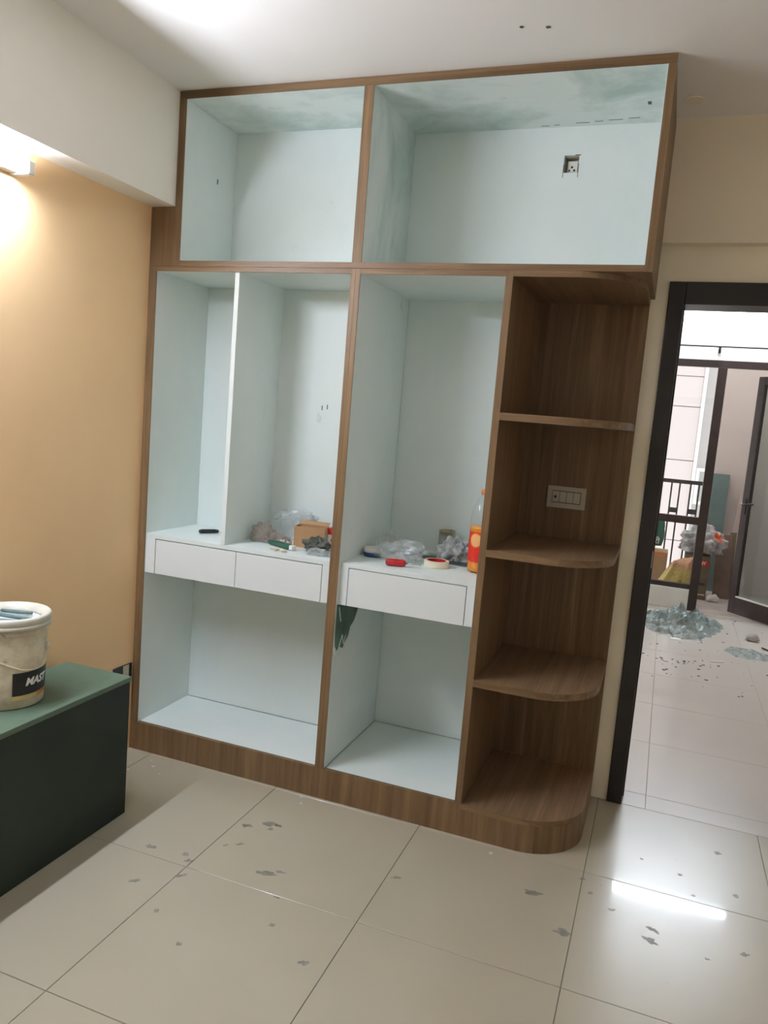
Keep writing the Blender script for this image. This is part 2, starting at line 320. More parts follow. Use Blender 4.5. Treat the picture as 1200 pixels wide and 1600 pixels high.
# ------------------------------------------------------------------ fitted cabinets
X1, X2, X3, X4, X5, X6, X7, XB, XRT = .1404, .8737, .911, 1.8762, .0365, 1.4388, 1.4642, .109, 1.903
XM = (X2+X3)/2; Z1, Z2, ZL, Z3, Z4 = 2.6347, 2.0347, 2.0135, 1.994, .1222
L, LS = 'laminate', 'laminate_smeared'; E0 = .004
def P(name, mat, par, *a, bevel=.0006): return box(name, mat, par, *a, bevel=bevel)
loft = thing('loft_cabinet', 'wood-edged two-bay open loft cabinet up against the ceiling', 'cabinet', (1.0, 0, ZL))
P('top_panel', LS, loft, X1, X4, E0, .515, Z1, ZT-.001); P('top_rail', 'wood_x', loft, XB+.001, XRT, 0, E0, Z1, ZT-.001)
P('side_panel', L, loft, XB+.001, X1, E0, .37, ZL, Z1); P('stile', 'wood_z', loft, XB+.001, X1, 0, E0, ZL, Z1)
P('divider_panel', LS, loft, X2, X3, E0, .466, Z2, Z1); P('stile', 'wood_z', loft, X2, X3, 0, E0, Z2, Z1)
P('side_panel', 'wood_z', loft, X4+.002, XRT, 0, .516, ZL, Z1); P('liner', L, loft, X4, X4+.002, 0, .466, Z2, Z1)
P('bottom_panel', L, loft, X1, X4, E0, .515, ZL+.006, Z2); P('underside_panel', 'wood_y', loft, X7, X4+.002, E0, .515, ZL, ZL+.006)
P('bottom_rail', 'wood_x', loft, X1, X4+.002, 0, E0, ZL, Z2)
P('back_panel', L, loft, X1, X2, .368, .377, Z2, Z1)
hx0, hx1, hz0, hz1 = 1.516, 1.572, 2.468, 2.531
bp = MB().box(X3, hx0, .466, .475, Z2, Z1).box(hx1, X4, .466, .475, Z2, Z1).box(hx0, hx1, .466, .475, Z2, hz0).box(hx0, hx1, .466, .475, hz1, Z1).build('back_panel', L, loft)
for x in (hx0-.001, hx1-.001): box('saw_cut', 'saw_line', bp, x, x+.0022, .4655, .467, hz0-.018, hz0+.03)
box('saw_cut', 'saw_line', bp, hx1-.016, hx1+.005, .4655, .467, hz1-.001, hz1+.002)
box('dent', 'saw_line', loft, X1-.0005, X1+.0006, .232, .240, 2.39, 2.41)
for x0, x1, y in ((1.42, 1.45, .445), (1.47, 1.49, .440), (1.55, 1.60, .430), (1.62, 1.65, .424), (1.67, 1.72, .418), (1.74, 1.78, .410)): box('pencil_dash', 'saw_line', loft, x0, x1, y, y+.004, Z1-.0006, Z1+.0005)
box('scuff', 'saw_line', loft, 1.81, 1.822, .275, .30, Z1-.0006, Z1+.0005)
P('filler_panel', 'wood_z', loft, .001, XB+.0005, 0, .018, ZL, 2.238)

wl = thing('wardrobe', 'open white wardrobe bay with two drawers and an upright divider, next to the peach wall', 'wardrobe', (.45, 0, Z4))
P('side_panel', L, wl, .001, X5, E0, .37, Z4, ZL); P('stile', 'wood_z', wl, .001, X5, 0, E0, Z4, ZL-.0005)
P('side_panel', L, wl, X2, XM-.0003, E0, .37, Z4, ZL); P('stile', 'wood_z', wl, X2, XM, 0, E0, Z4, ZL-.0005)
P('top_panel', L, wl, X5, X2, E0, .37, Z3, ZL-.0005); P('top_rail', 'wood_x', wl, X5, X2, 0, E0, Z3, ZL-.0005)
P('back_panel', L, wl, X5, X2, .370, .379, Z4, Z3); P('bottom_panel', L, wl, X5, X2, .0185, .367, Z4-.018, Z4)
for x, z in ((.623, 1.500), (.647, 1.505)): box('scratch', 'saw_line', wl, x, x+.004, .3695, .3705, z, z+.02)
P('drawer_shelf', 'laminate', wl, X5, X2, .008, .370, .920, .938); P('divider_panel', L, wl, .392, .411, .006, .370, .938, Z3)
dL = .008
P('drawer_side', 'drawer_white', wl, X5, .0815, dL, .36, .774, .920); P('drawer_side', 'drawer_white', wl, .8425, X2, dL, .36, .774, .920)
for a, b_ in ((.0845, .4635), (.4665, .8395)):
    dr = MB().box(a, b_, dL, dL+.016, .774, .9165).build('drawer', 'drawer_white', wl, .0008)
    box('drawer_box', L, dr, a+.006, b_-.006, dL+.016, .34, .780, .905)

wr = thing('wardrobe', 'narrower open white wardrobe bay with one drawer, between the centre post and corner shelves', 'wardrobe', (1.18, 0, Z4))
P('side_panel', L, wr, XM, X3, E0, .552, Z4, ZL-.0005); P('stile', 'wood_z', wr, XM, X3, 0, E0, Z4, ZL-.0005)
P('side_panel', L, wr, X6, X6+.004, E0, .552, Z4, Z3)
P('top_panel', L, wr, X3, X6, E0, .553, Z3, ZL-.0005); P('top_rail', 'wood_x', wr, X3, X6, 0, E0, Z3, ZL-.0005)
P('back_panel', L, wr, X3, X6, .553, .562, Z4, Z3); P('bottom_panel', L, wr, X3+.002, X6, .0185, .550, Z4-.018, Z4)
dR = .020
P('drawer_shelf', 'laminate', wr, X3, X6, dR, .553, .921, .938)
P('drawer_side', 'drawer_white', wr, X3, .944, dR, .5, .775, .921); P('drawer_side', 'drawer_white', wr, 1.4045, X6, dR, .5, .775, .921)
dr = MB().box(.947, 1.4015, dR, dR+.016, .775, .918).build('drawer', 'drawer_white', wr, .0008)
box('drawer_box', L, dr, .953, 1.395, dR+.016, .48, .781, .905)
# bare green patch with glue swirls on the side under the drawer
pts = [(.012,.774),(.27,.774),(.255,.735),(.225,.70),(.20,.672),(.165,.655),(.15,.62),(.115,.60),(.10,.582),(.06,.60),(.045,.585),(.02,.61),(.014,.66)]
mb = MB(); n = len(pts); mb.add([(X3, y, z) for y, z in pts]+[(X3+.0008, y, z) for y, z in pts], [tuple(range(n)), tuple(range(2*n-1, n-1, -1))]+[(i,(i+1)%n,(i+1)%n+n,i+n) for i in range(n)])
gp = mb.build('bare_patch', 'glass_green_laminate', wr)
sw = [(.012,.60),(.03,.572),(.06,.562),(.10,.575),(.15,.61),(.20,.67),(.24,.72),(.27,.774)]
MB().tube([(X3+.001, y, z) for y, z in sw], .0028, 6).build('glue_swirl', 'laminate', gp)
MB().tube([(X3+.001, y, z) for y, z in [(.035,.76),(.05,.72),(.06,.70)]], .003, 6).build('glue_swirl', 'laminate', gp)
MB().tube([(X3+.001, y, z) for y, z in [(.06,.60),(.085,.64),(.10,.60),(.12,.63)]], .003, 6).build('glue_swirl', 'laminate', gp)

cs = thing('corner_shelf_unit', 'brown wood corner unit of open rounded shelves beside the doorway', 'shelf unit', (1.67, .2, Z4))
P('side_panel', 'wood_z', cs, X6+.004, X7, 0, .552, Z4, ZL-.0005); P('stile', 'wood_z', cs, X6, X6+.004, 0, E0, Z4, ZL-.0005)
P('back_panel', 'wood_z', cs, X7, 1.885, .541, .556, Z4, ZL-.0005)
def rounded(off=0, r=.222, x1=1.885, yb=.541):
    poly = [(X7, off)]; c = (x1-r, r)
    for k in range(15):
        a = -math.pi/2+math.pi/2*k/14; poly.append((c[0]+(r-off)*math.cos(a), c[1]+(r-off)*math.sin(a)))
    return poly+[(x1-off, yb), (X7, yb)]
def shelf(z0, z1, name='shelf'):
    s = MB().prism(rounded(.0022), z0, z1).build(name, 'wood_y', cs, .0008)
    o = rounded(0); i_ = rounded(.002); k = len(o)-2; mb = MB(); vs = []
    for j in range(k+1): vs += [(o[j][0],o[j][1],z0-.0003),(o[j][0],o[j][1],z1+.0003),(i_[j][0],i_[j][1],z1+.0003),(i_[j][0],i_[j][1],z0-.0003)]
    mb.add(vs, [(4*j+q, 4*j+(q+1)%4, 4*j+4+(q+1)%4, 4*j+4+q) for j in range(k) for q in range(4)])
    mb.build('edge_band', 'wood_x', s); return s
for z0, z1 in ((1.516, 1.541), (1.040, 1.064), (.567, .592)): shelf(z0, z1)
shelf(Z3, ZL-.0005, 'top_shelf'); shelf(Z4-.02, Z4, 'base_shelf')

plinth = thing('plinth', 'continuous brown wood kick board along the floor with a rounded end', 'kick board', (.94, 0, 0))
o = [(.002, 0)]+rounded(0)[1:-1]; i_ = [(.002, .018)]+rounded(.018)[1:-1]; i_[-1] = (i_[-1][0], .5405); o[-1] = (o[-1][0], .5405)
MB().prism(o+i_[::-1], 0, Z4-.0205).build('kick_panel', 'wood_z', plinth)
box('top_edge', 'wood_z', plinth, .002, X7, 0, .018, Z4-.0205, Z4-.0003)

# exposed socket in the loft back
sk = thing('wall_socket', 'exposed wall socket in a rough cut-out inside the right loft bay', 'socket', ((hx0+hx1)/2, .50, hz0))
t = .003
MB().box(hx0, hx0+t, .4765, .514, hz0, hz1).box(hx1-t, hx1, .4765, .514, hz0, hz1).box(hx0+t, hx1-t, .4765, .514, hz0, hz0+t).box(hx0+t, hx1-t, .4765, .514, hz1-t, hz1).box(hx0+t, hx1-t, .512, .5155, hz0+t, hz1-t).build('back_box', 'plastic_ivory', sk)
fc = box('socket_face', 'plastic_white', sk, hx0+.012, hx1-.006, .488, .512, hz0+.008, hz1-.014, .002)
for x, z, r in ((1.545, 2.494, .004), (1.536, 2.482, .0032), (1.554, 2.482, .0038)):
    mb = MB().lathe([(r,0),(r,.002)], 12); mb.v = [(x+a, .4875-c, z+b2) for a, b2, c in mb.v]; mb.build('pin_hole', 'plastic_black', fc)
# switch plate on the corner unit's back
sp = thing('switch_plate', 'ivory switch plate with a round socket and rockers on the dark shelf back', 'switch', (1.654, .541, 1.187))
MB().box(1.578, 1.730, .532, .5405, 1.187, 1.275).build('plate', 'plastic_ivory', sp, .002)
box('surround', 'plastic_gap', sp, 1.598, 1.712, .5305, .532, 1.208, 1.257, .0006)
for k in range(3): box('rocker', 'plastic_ivory_rocker', sp, 1.6285+k*.0275, 1.6542+k*.0275, .5275, .5305, 1.211, 1.254, .001)
box('socket_module', 'plastic_ivory_rocker', sp, 1.600, 1.6270, .5285, .5305, 1.211, 1.254, .001)
mb = MB().lathe([(.0115,0),(.0115,.0042),(.008,.0042),(.008,.0025)], 20); mb.v = [(1.6115+a, .5305-c, 1.232+b2) for a, b2, c in mb.v]; mb.build('socket_ring', 'plastic_ivory_rocker', sp)
mb = MB().lathe([(.0055,0),(.0055,.0012)], 16); mb.v = [(1.6115+a, .5288-c, 1.232+b2) for a, b2, c in mb.v]; mb.build('pin_hole', 'plastic_black', sp)
# low box by the wall, next to the cabinet
cb = thing('conduit_box', 'small black recessed wiring box low on the peach wall beside the wardrobe', 'socket', (0, -.06, .31))
box('box', 'plastic_black', cb, .0005, .006, -.125, -.010, .31, .382, .001); box('cover_strip', 'plastic_ivory', cb, .006, .010, -.068, -.034, .312, .380, .001)

# ------------------------------------------------------------------ tube lights
tl = thing('tube_light', 'lit tube light on the peach wall under the white beam', 'lamp', (0, -1.29, 2.15))
box('batten', 'plastic_white', tl, 0, .036, -1.90, -.70, 2.150, 2.182, .003)
for y0, y1 in ((-.70, -.672), (-1.928, -1.90)):
    box('end_cap', 'plastic_white', tl, 0, .078, y0, y1, 2.145, 2.188, .005)
mb = MB().lathe([(.004,0),(.004,.012)], 12); mb.v = [(.05+a, -.672+c, 2.160+b2) for a, b2, c in mb.v]; mb.build('screw', 'steel', tl)
mb = MB().lathe([(.0135,-1.90),(.0135,-.70)], 20); mb.v = [(.062+a, c, 2.170+b2) for a, b2, c in mb.v]; mb.build('tube', 'tube_glow', tl)
th_ = thing('tube_light', 'lit tube light high on the hall wall above the balcony glazing', 'lamp', (2.38, 4.68, 2.70))
box('batten', 'plastic_white', th_, 1.78, 2.98, 4.645, 4.68, 2.725, 2.755, .003)
for x0, x1 in ((1.755, 1.78), (2.98, 3.005)): box('end_cap', 'plastic_white', th_, x0, x1, 4.60, 4.68, 2.70, 2.765, .004)
mb = MB().lathe([(.0135,1.78),(.0135,2.98)], 20); mb.v = [(c, 4.622+a, 2.722+b2) for a, b2, c in mb.v]; mb.build('tube', 'tube_glow_hall', th_)

# ------------------------------------------------------------------ dark green box and the bucket on it
gb = thing('storage_box', 'long dark green laminated box on the floor against the peach wall', 'box', (.19, -1.3, 0))
BX0, BX1, BY1, BY0, BZ = .046, .335, -.436, -2.3, .5123
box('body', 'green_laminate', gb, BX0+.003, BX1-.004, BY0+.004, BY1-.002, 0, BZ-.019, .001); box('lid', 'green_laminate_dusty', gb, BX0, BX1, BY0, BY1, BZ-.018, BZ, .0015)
bx, by, H, R, RB = .152, -.807, .288, .121, .104
bk = thing('bucket', 'dirty cream paint bucket with a black lettered band, on the green box', 'bucket', (bx, by, BZ), world=False)
def rad(z): return RB+(R-.007-RB)*z/H
MB().lathe([(RB-.006,0),(RB,.006)]+[(rad(z),z) for z in (.05,.10,.15,.20,.232)]+[(rad(.235)+.004,.236),(rad(.24)+.005,.242),(R-.006,.244),(R-.006,.262)]+[(R-.012,.262),(rad(.2)-.004,.2),(rad(.02)-.004,.01)], 56, cap1=True).build('body', 'bucket_plastic', bk)
MB().lathe([(R-.0058,.252),(R+.001,.254),(R+.001,.264),(R-.003,.266),(R,.268),(R,.284),(R-.004,H),(R-.011,H),(R-.013,.282),(R-.020,.280),(R-.024,.268),(R-.026,.262),(R-.0058,.252)], 56, cap0=False, cap1=False).build('rim', 'bucket_rim_plastic', bk)
MB().lathe([(0.001,.262),(R-.0265,.262)], 40, cap0=False, cap1=False).build('contents', 'bucket_inside', bk)
for k, (a, s, e, r) in enumerate([(0, (-.085,.005,.266), (.072,.015,.270), .006), (0, (-.055,-.06,.266), (.075,-.03,.270), .007), (0, (-.080,.045,.267), (.03,.06,.272), .005)]):
    MB().tube([s, e], r, 10).build('stick', 'stick_teal', bk)
def cyl_patch(a0, a1, z0, z1, dr, mat, name, n=20):
    vs = []; mb = MB()
    for k in range(n+1):
        a = a0+(a1-a0)*k/n
        for z, d in ((z0,.0), (z0,dr), (z1,dr), (z1,.0)): rr = rad(z)+d; vs.append((rr*math.cos(a), rr*math.sin(a), z))
    fs = [(4*k+q, 4*k+(q+1)%4, 4*k+4+(q+1)%4, 4*k+4+q) for k in range(n) for q in range(4)]+[(0,1,2,3),(4*n+3,4*n+2,4*n+1,4*n)]
    return mb.add(vs, fs).build(name, mat, bk)
BA0 = math.radians(-38); BA1 = math.radians(80)
band = cyl_patch(BA0, BA1, .045, .118, .0008, 'label_black', 'label_band')
cyl_patch(BA0, BA0+.75, .032, .045, .0007, 'label_yellow', 'label_stripe'); cyl_patch(BA0+.75, BA1, .032, .045, .0007, 'label_orange', 'label_stripe')
vs, fs = text_mesh('MAST', .034, .0004, .25, .0010)
tv = []
for x, y, z in vs:
    zz = .074+y; a = BA0+math.radians(20)+x/(RB+.006); rr = rad(zz)+.0013+z; tv.append((rr*math.cos(a), rr*math.sin(a), zz))
lt = MB().add(tv, fs).build('lettering', 'print_white', bk)
hd = [(math.radians(-150), .20), (math.radians(-125), .195), (math.radians(-95), .185), (math.radians(-70), .168), (math.radians(-48), .148), (math.radians(-25), .128), (math.radians(-5), .122), (math.radians(12), .128), (math.radians(24), .15), (math.radians(30), .175)]
MB().tube([((rad(z)+.004)*math.cos(a), (rad(z)+.004)*math.sin(a), z) for a, z in hd], .0022, 8).build('wire_handle', 'bucket_plastic', bk)
for a in (math.radians(30), math.radians(-150)):
    mb = MB().lathe([(.012,0),(.010,.010),(.004,.012)], 14); M_ = Matrix.Translation((rad(.18)*math.cos(a), rad(.18)*math.sin(a), .18)) @ Matrix.Rotation(a, 4, 'Z') @ Matrix.Rotation(math.pi/2, 4, 'Y')
    mb.v = [tuple(M_ @ Vector(p)) for p in mb.v]; mb.build('handle_lug', 'bucket_rim_plastic', bk)

# ------------------------------------------------------------------ things on the left drawer shelf (surface z = .938)
S = .9385
def loose(name, label, cat, x, y, rz=0, z=S, group=None): return thing(name, label, cat, (x, y, z), rz, group, world=False)
t = loose('knife', 'black-handled cutter lying on the drawer shelf left of the upright divider', 'tool', .225, .20, .9)
MB().tube([(-.055,0,.010),(-.045,0,.010),(.01,0,.010),(.03,0,.009)], [.006,.009,.009,.007], 12).build('handle', 'plastic_black', t); box('blade', 'steel', t, .03, .085, -.004, .004, .006, .0075)
t = loose('plastic_bag', 'crumpled brownish plastic bag, leftmost in the clutter beside the divider', 'bag', .475, .195)
crumple('film', 'film_brown', t, (0,0,.030), (.046,.038,.046), 3, .42, 1.7)
t = loose('plastic_bag', 'large clear crumpled plastic bag behind the small cardboard box', 'bag', .560, .314)
crumple('film', 'film_clear', t, (0,0,.052), (.095,.042,.075), 5, .45, 1.7); crumple('fold', 'film_clear', t, (.045,.005,.085), (.055,.030,.045), 9, .5, 2.0, flat=False)
t = loose('plastic_bag', 'flattened brown wrapping film in front of the clear bag', 'bag', .565, .175)
crumple('film', 'film_brown', t, (0,0,.018), (.045,.024,.026), 11, .5, 2.0)
t = loose('cardboard_box', 'small plain brown cardboard box on the left drawer shelf', 'box', .684, .228, .15)
W_, D_, HH = .064, .036, .086
MB().box(-W_,W_,-D_,-D_+.002,0,HH).box(-W_,W_,D_-.002,D_,0,HH).box(-W_,-W_+.002,-D_+.002,D_-.002,0,HH).box(W_-.002,W_,-D_+.002,D_-.002,0,HH).box(-W_+.002,W_-.002,-D_+.002,D_-.002,0,.002).build('carton', 'cardboard', t)
mb = MB().box(-W_+.002,W_-.002,-.001,.035,0,.002); mb.v = [(x, D_-.002+y*.5, HH+y*.35+z) for x, y, z in mb.v]; mb.build('flap', 'cardboard', t)
t = loose('small_pack', 'small red and white pack wedged beside the cardboard box', 'box', .772, .275)
box('pack', 'print_white', t, -.028,.028,-.02,.02,0,.058,.002); box('band', 'label_red', t, -.0285,.0285,-.0205,.0205,.058,.084,.001)
mb = MB().lathe([(.009,0),(.009,.0008),(.005,.0008),(.005,0)], 16); mb.v = [(-.004+a, -.02-c, .034+b2) for a, b2, c in mb.v]; mb.build('emblem', 'label_red', t)
t = loose('grey_roll', 'dull grey rolled sheet standing behind the red and white pack', 'roll', .752, .338)
MB().lathe([(.022,0),(.022,.132),(.019,.134),(.018,.07)], 20, cap1=False).build('sheet', 'paper_grey', t)
t = loose('chisel', 'dark green flat tool with a pale end at the shelf front', 'tool', .605, .125, -.42)
box('blade', 'teal_tool', t, -.075,.055,-.011,.011,.002,.020,.003); box('ferrule', 'plastic_white', t, .055,.075,-.010,.010,.002,.020,.002)
t = loose('rag', 'dirty dark rag bunched at the right end of the left drawer shelf', 'cloth', .748, .148)
crumple('cloth', 'cloth_dirty', t, (0,0,.021), (.050,.030,.032), 14, .5, 2.0, smooth=False)
t = loose('plastic_scrap', 'scrap of pale film in front of the dirty rag', 'scrap', .782, .085); crumple('film', 'film_clear', t, (0,0,.009), (.045,.025,.013), 17, .6, 3)
PLUG = ['second', 'third', 'fourth', 'rightmost', 'leftmost']
for k, (x, y, a) in enumerate([(.60,.06,.3),(.622,.052,1.2),(.64,.062,.1),(.655,.045,.8),(.585,.075,2.0)]):
    t = loose('wall_plug', 'small cream wall plug before the green tool, %s of five from the left' % PLUG[k] if k < 3 else '%s small cream wall plug before the dark green flat tool' % PLUG[k], 'wall plug', x, y, a, S, 'wall plugs on the left shelf')
    MB().tube([(-.011,0,.0042),(-.007,0,.0045),(.009,0,.0042),(.011,0,.003)], [.003,.0042,.0042,.002], 8).build('body', 'plug_cream', t)
    MB().lathe([(.0055,0),(.0055,.001)], 10, (-.011,0,.004)).build('collar', 'plug_cream', t)

# ------------------------------------------------------------------ things on the right drawer shelf
t = loose('screwdriver', 'red screwdriver handle lying at the front edge of the right drawer shelf', 'tool', 1.105, .095, .25)
MB().tube([(-.040,0,.0145),(-.037,0,.0145),(-.030,0,.0145),(.025,0,.0145),(.034,0,.0145),(.037,0,.0145)], [.006,.012,.0142,.0142,.012,.006], 12).build('handle', 'plastic_red', t)
MB().tube([(.037,0,.0145),(.095,.0,.0145)], .003, 8).build('shaft', 'steel', t)
t = loose('tape_roll', 'roll of cream masking tape with a red core', 'tape', 1.232, .205)
MB().lathe([(.0485,.0005),(.0485,.025),(.0375,.025),(.0375,.0005),(.0485,.0005)], 40, cap0=False, cap1=False, smooth=False).build('tape', 'tape_cream', t)
MB().lathe([(.0373,.0005),(.0373,.0255),(.035,.0255),(.035,.0005),(.0373,.0005)], 40, cap0=False, cap1=False, smooth=False).build('core', 'plastic_red', t)
t = loose('tape_roll', 'white and blue tape roll at the left back of the right shelf', 'tape', .958, .235)
MB().lathe([(.038,.0),(.038,.016)], 32, cap1=True).build('lower_ring', 'plastic_blue', t); MB().lathe([(.038,.0165),(.037,.034),(.022,.034),(.022,.0165)], 32).build('upper_ring', 'plastic_white', t)
t = loose('plastic_bag', 'clear crumpled plastic bag behind the red screwdriver', 'bag', 1.075, .205)
crumple('film', 'film_clear', t, (0,0,.028), (.080,.045,.042), 21, .45, 1.8); crumple('knot', 'film_clear', t, (.055,.015,.045), (.042,.03,.034), 25, .5, 2.0)
t = loose('plastic_bag', 'small milky bag leaning on the white and blue tape roll', 'bag', .985, .335); crumple('film', 'film_clear', t, (0,0,.033), (.045,.035,.05), 27, .45, 1.8)
t = loose('sheet_offcut', 'flat dark sheet offcut behind the masking tape', 'sheet', 1.14, .375, .1); box('sheet', 'sheet_dark', t, -.085,.10,-.04,.04,0,.006,.001); box('sheet', 'paper_grey', t, -.07,.05,.01,.05,.006,.010,.001)
t = loose('tin_can', 'small dull tin at the back of the right drawer shelf', 'tin', 1.187, .492)
MB().lathe([(.034,0),(.035,.003),(.034,.006),(.034,.098),(.0355,.1),(.034,.104),(.031,.104),(.031,.09)], 28).build('body', 'tin', t); MB().lathe([(.0342,.02),(.0342,.085)], 28, cap0=False, cap1=False).build('label', 'paper_grey', t)
t = loose('crumpled_packet', 'crumpled grey packet between the tin and the soda bottle', 'packet', 1.256, .385)
crumple('packet', 'film_white', t, (0,0,.036), (.060,.042,.056), 31, .5, 1.9, smooth=False)
t = loose('crumpled_packet', 'smaller pale crumpled packet touching the soda bottle', 'packet', 1.338, .465); crumple('packet', 'film_clear', t, (0,0,.037), (.030,.035,.056), 33, .45, 1.8)
t = loose('offcut', 'thin dark offcut under the crumpled grey packet', 'sheet', 1.30, .315, -.1); box('sheet', 'sheet_dark', t, -.055,.055,-.03,.03,0,.004,.001)
t = loose('soda_bottle', 'plastic bottle of orange drink with a red label, half behind the shelf side', 'bottle', 1.392, .225)
pr0 = [(.030,0),(.042,.004),(.0445,.02),(.043,.04),(.0445,.06),(.0445,.165),(.0455,.19),(.0445,.215),(.036,.25),(.022,.28),(.0135,.295),(.0135,.305)]
MB().lathe(pr0, 32, cap1=False).build('bottle', 'pet_clear', t); MB().lathe([(r-.0016,z+.0016) for r,z in pr0[:6]]+[(.0432,.176)], 32).build('drink', 'juice_orange', t)
MB().lathe([(.0438,.042),(.0452,.05),(.0452,.150),(.0448,.156)], 32, cap0=False, cap1=False).build('label', 'bottle_label', t)
MB().lathe([(.0155,.296),(.0155,.314),(.014,.316)], 24).build('cap', 'label_orange', t)

# ------------------------------------------------------------------ hall floor litter
def heap(name, label, cat, mat, cx, cy, rx, ry, h, seed, n=70, rot=0):
    t = thing(name, label, cat, (cx, cy, .0005), rot, world=False); vs = []; fs = []
    for j in range(n+1):
        for i in range(n+1):
            u, v_ = i/n*2-1, j/n*2-1; q = Vector((u*3.2+seed, v_*3.2, seed)); r = math.sqrt(u*u+v_*v_)
            edge = max(0, 1-r*(1+.35*noise.noise(Vector((math.atan2(v_, u)*1.4, seed, 2)))))
            hh = h*min(1, edge*2.2)*(.25+1.15*abs(noise.noise(q))+.50*abs(noise.noise(q*2.2))+.14*abs(noise.noise(q*4.5)))
            dx = .10*noise.noise(q*2.1+Vector((9,0,0))); dy = .10*noise.noise(q*2.1+Vector((0,9,0)))
            vs.append(((u+dx)*rx, (v_+dy)*ry, max(hh, 0) if edge > 0 else -1))
    def ok(f): return all(vs[k][2] >= 0 for k in f)
    for j in range(n):
        for i in range(n):
            f = (j*(n+1)+i, j*(n+1)+i+1, (j+1)*(n+1)+i+1, (j+1)*(n+1)+i)
            if ok(f): fs.append(f)
    used = sorted({k for f in fs for k in f}); mp = {k: q for q, k in enumerate(used)}
    MB().add([vs[k] for k in used], [tuple(mp[k] for k in f) for f in fs], True).build('film', mat, t, fixn=False); return t
heap('plastic_sheeting', 'heap of crumpled greenish plastic film on the hall floor before the kerb', 'plastic film', 'film_teal', 2.255, 4.02, .34, .44, .125, 3.3, 96)
heap('film_scrap', 'small flat scrap of greenish film on the hall floor, right', 'plastic film', 'film_teal_thin', 2.74, 3.42, .17, .16, .022, 8.1, 36, -.3)
t = loose('rubble_lump', 'small pale rubble lump on the hall floor beside the film scrap', 'rubble', 2.80, 3.86, 0, .0005); crumple('lump', 'concrete', t, (0,0,.022), (.045,.03,.032), 41, .5, 2, 16, 10)
t = loose('wood_stick', 'thin dark stick lying on the hall floor near the film scrap', 'stick', 3.02, 3.42, -.95, .0005); MB().tube([(-.30,0,.006),(0,.003,.006),(.30,0,.006)], .006, 6).build('stick', 'chip_dark', t)
t = loose('wood_splinter', 'short pale splinter on the hall floor nearest the doorway', 'splinter', 2.50, 3.06, .4, .0005); box('splinter', 'chip_light', t, -.05,.05,-.008,.008,0,.006,.001)
t = loose('paper_scrap', 'white paper scrap in front of the heap of film', 'scrap', 2.235, 3.53, .1, .0005); box('scrap', 'print_white', t, -.035,.035,-.022,.022,0,.003,.001)
mb = MB()
for k in range(95):
    x, y = (random.uniform(2.02, 3.1), random.uniform(2.3, 4.5)) if k < 70 else (random.gauss(2.25, .12), random.gauss(2.85, .1))
    s = random.uniform(.003, .009); a = random.random()*3; c, sn = math.cos(a)*s, math.sin(a)*s
    mb.prism([(x+c*1.6, y+sn*1.6), (x-sn, y+c), (x-c*1.4, y-sn*1.2), (x+sn*.8, y-c)], .0002, .0002+s*.35)
tag(mb.build('chips', 'chip_dark', None), 'dark chips and crumbs sprinkled over the hall floor', 'debris', kind='stuff')
mb = MB()
for x, y in ((.10,-.12),(.13,-.17),(.20,-.10),(.26,-.14),(.07,-.20),(.84,-.03),(.86,-.075),(1.60,-.06),(.16,-.06)):
    s = random.uniform(.004, .008); mb.prism([(x+s, y), (x, y+s*1.3), (x-s, y), (x, y-s)], .0002, .003)
tag(mb.build('crumbs', 'chip_light', None), 'pale crumbs on the bedroom floor along the kick board', 'debris', kind='stuff')

# ------------------------------------------------------------------ open glazed door leaf, curtain rod
lf = thing('glass_door', 'open brown-framed glass door leaf at the right of the balcony opening', 'door', (2.69, 4.83, 0), math.atan2(-.73, .68), world=False)
LW, LH, ST = .78, 2.095, .068
box('stile', A, lf, 0, ST, -.02, .02, .012, LH, .002); box('stile', A, lf, LW-ST, LW, -.02, .02, .012, LH, .002)
box('top_rail', A, lf, ST, LW-ST, -.02, .02, LH-ST, LH, .002); br = box('bottom_rail', A, lf, ST, LW-ST, -.02, .02, .012, .160, .002)
box('pane', 'door_glass', lf, ST, LW-ST, -.003, .003, .160, LH-ST); box('glazing_bead', 'plastic_white', lf, ST, LW-ST, -.021, -.006, .160, .172)
hb = box('handle', 'plastic_black', lf, .018, .048, -.026, -.02, .90, 1.04, .002)
MB().tube([(.033,-.026,.985),(.033,-.055,.985),(.06,-.062,.987),(.155,-.062,1.0)], .009, 10).build('lever', 'plastic_black', hb)
MB().tube([(.033,.026,.985),(.033,.055,.985),(-.02,.062,.985),(-.08,.062,.985)], .008, 10).build('lever', 'chrome', hb)
struct(box('trim_2', A, None, 3.222, 3.28, 4.24, 4.30, 0, 2.205))       # post that carries the open leaf
rod = thing('curtain_rod', 'thin dark curtain rod on the hall wall above the balcony glazing', 'curtain rod', (2.3, 4.68, 2.27))
MB().tube([(1.3, 4.615, 2.315), (3.1, 4.615, 2.315)], .008, 10).build('rod', 'plastic_black', rod)
for x in (1.4, 2.325, 3.0):
    MB().box(x-.010, x+.010, 4.672, 4.68, 2.265, 2.325).box(x-.006, x+.006, 4.607, 4.672, 2.296, 2.306).build('bracket', 'plastic_black', rod)

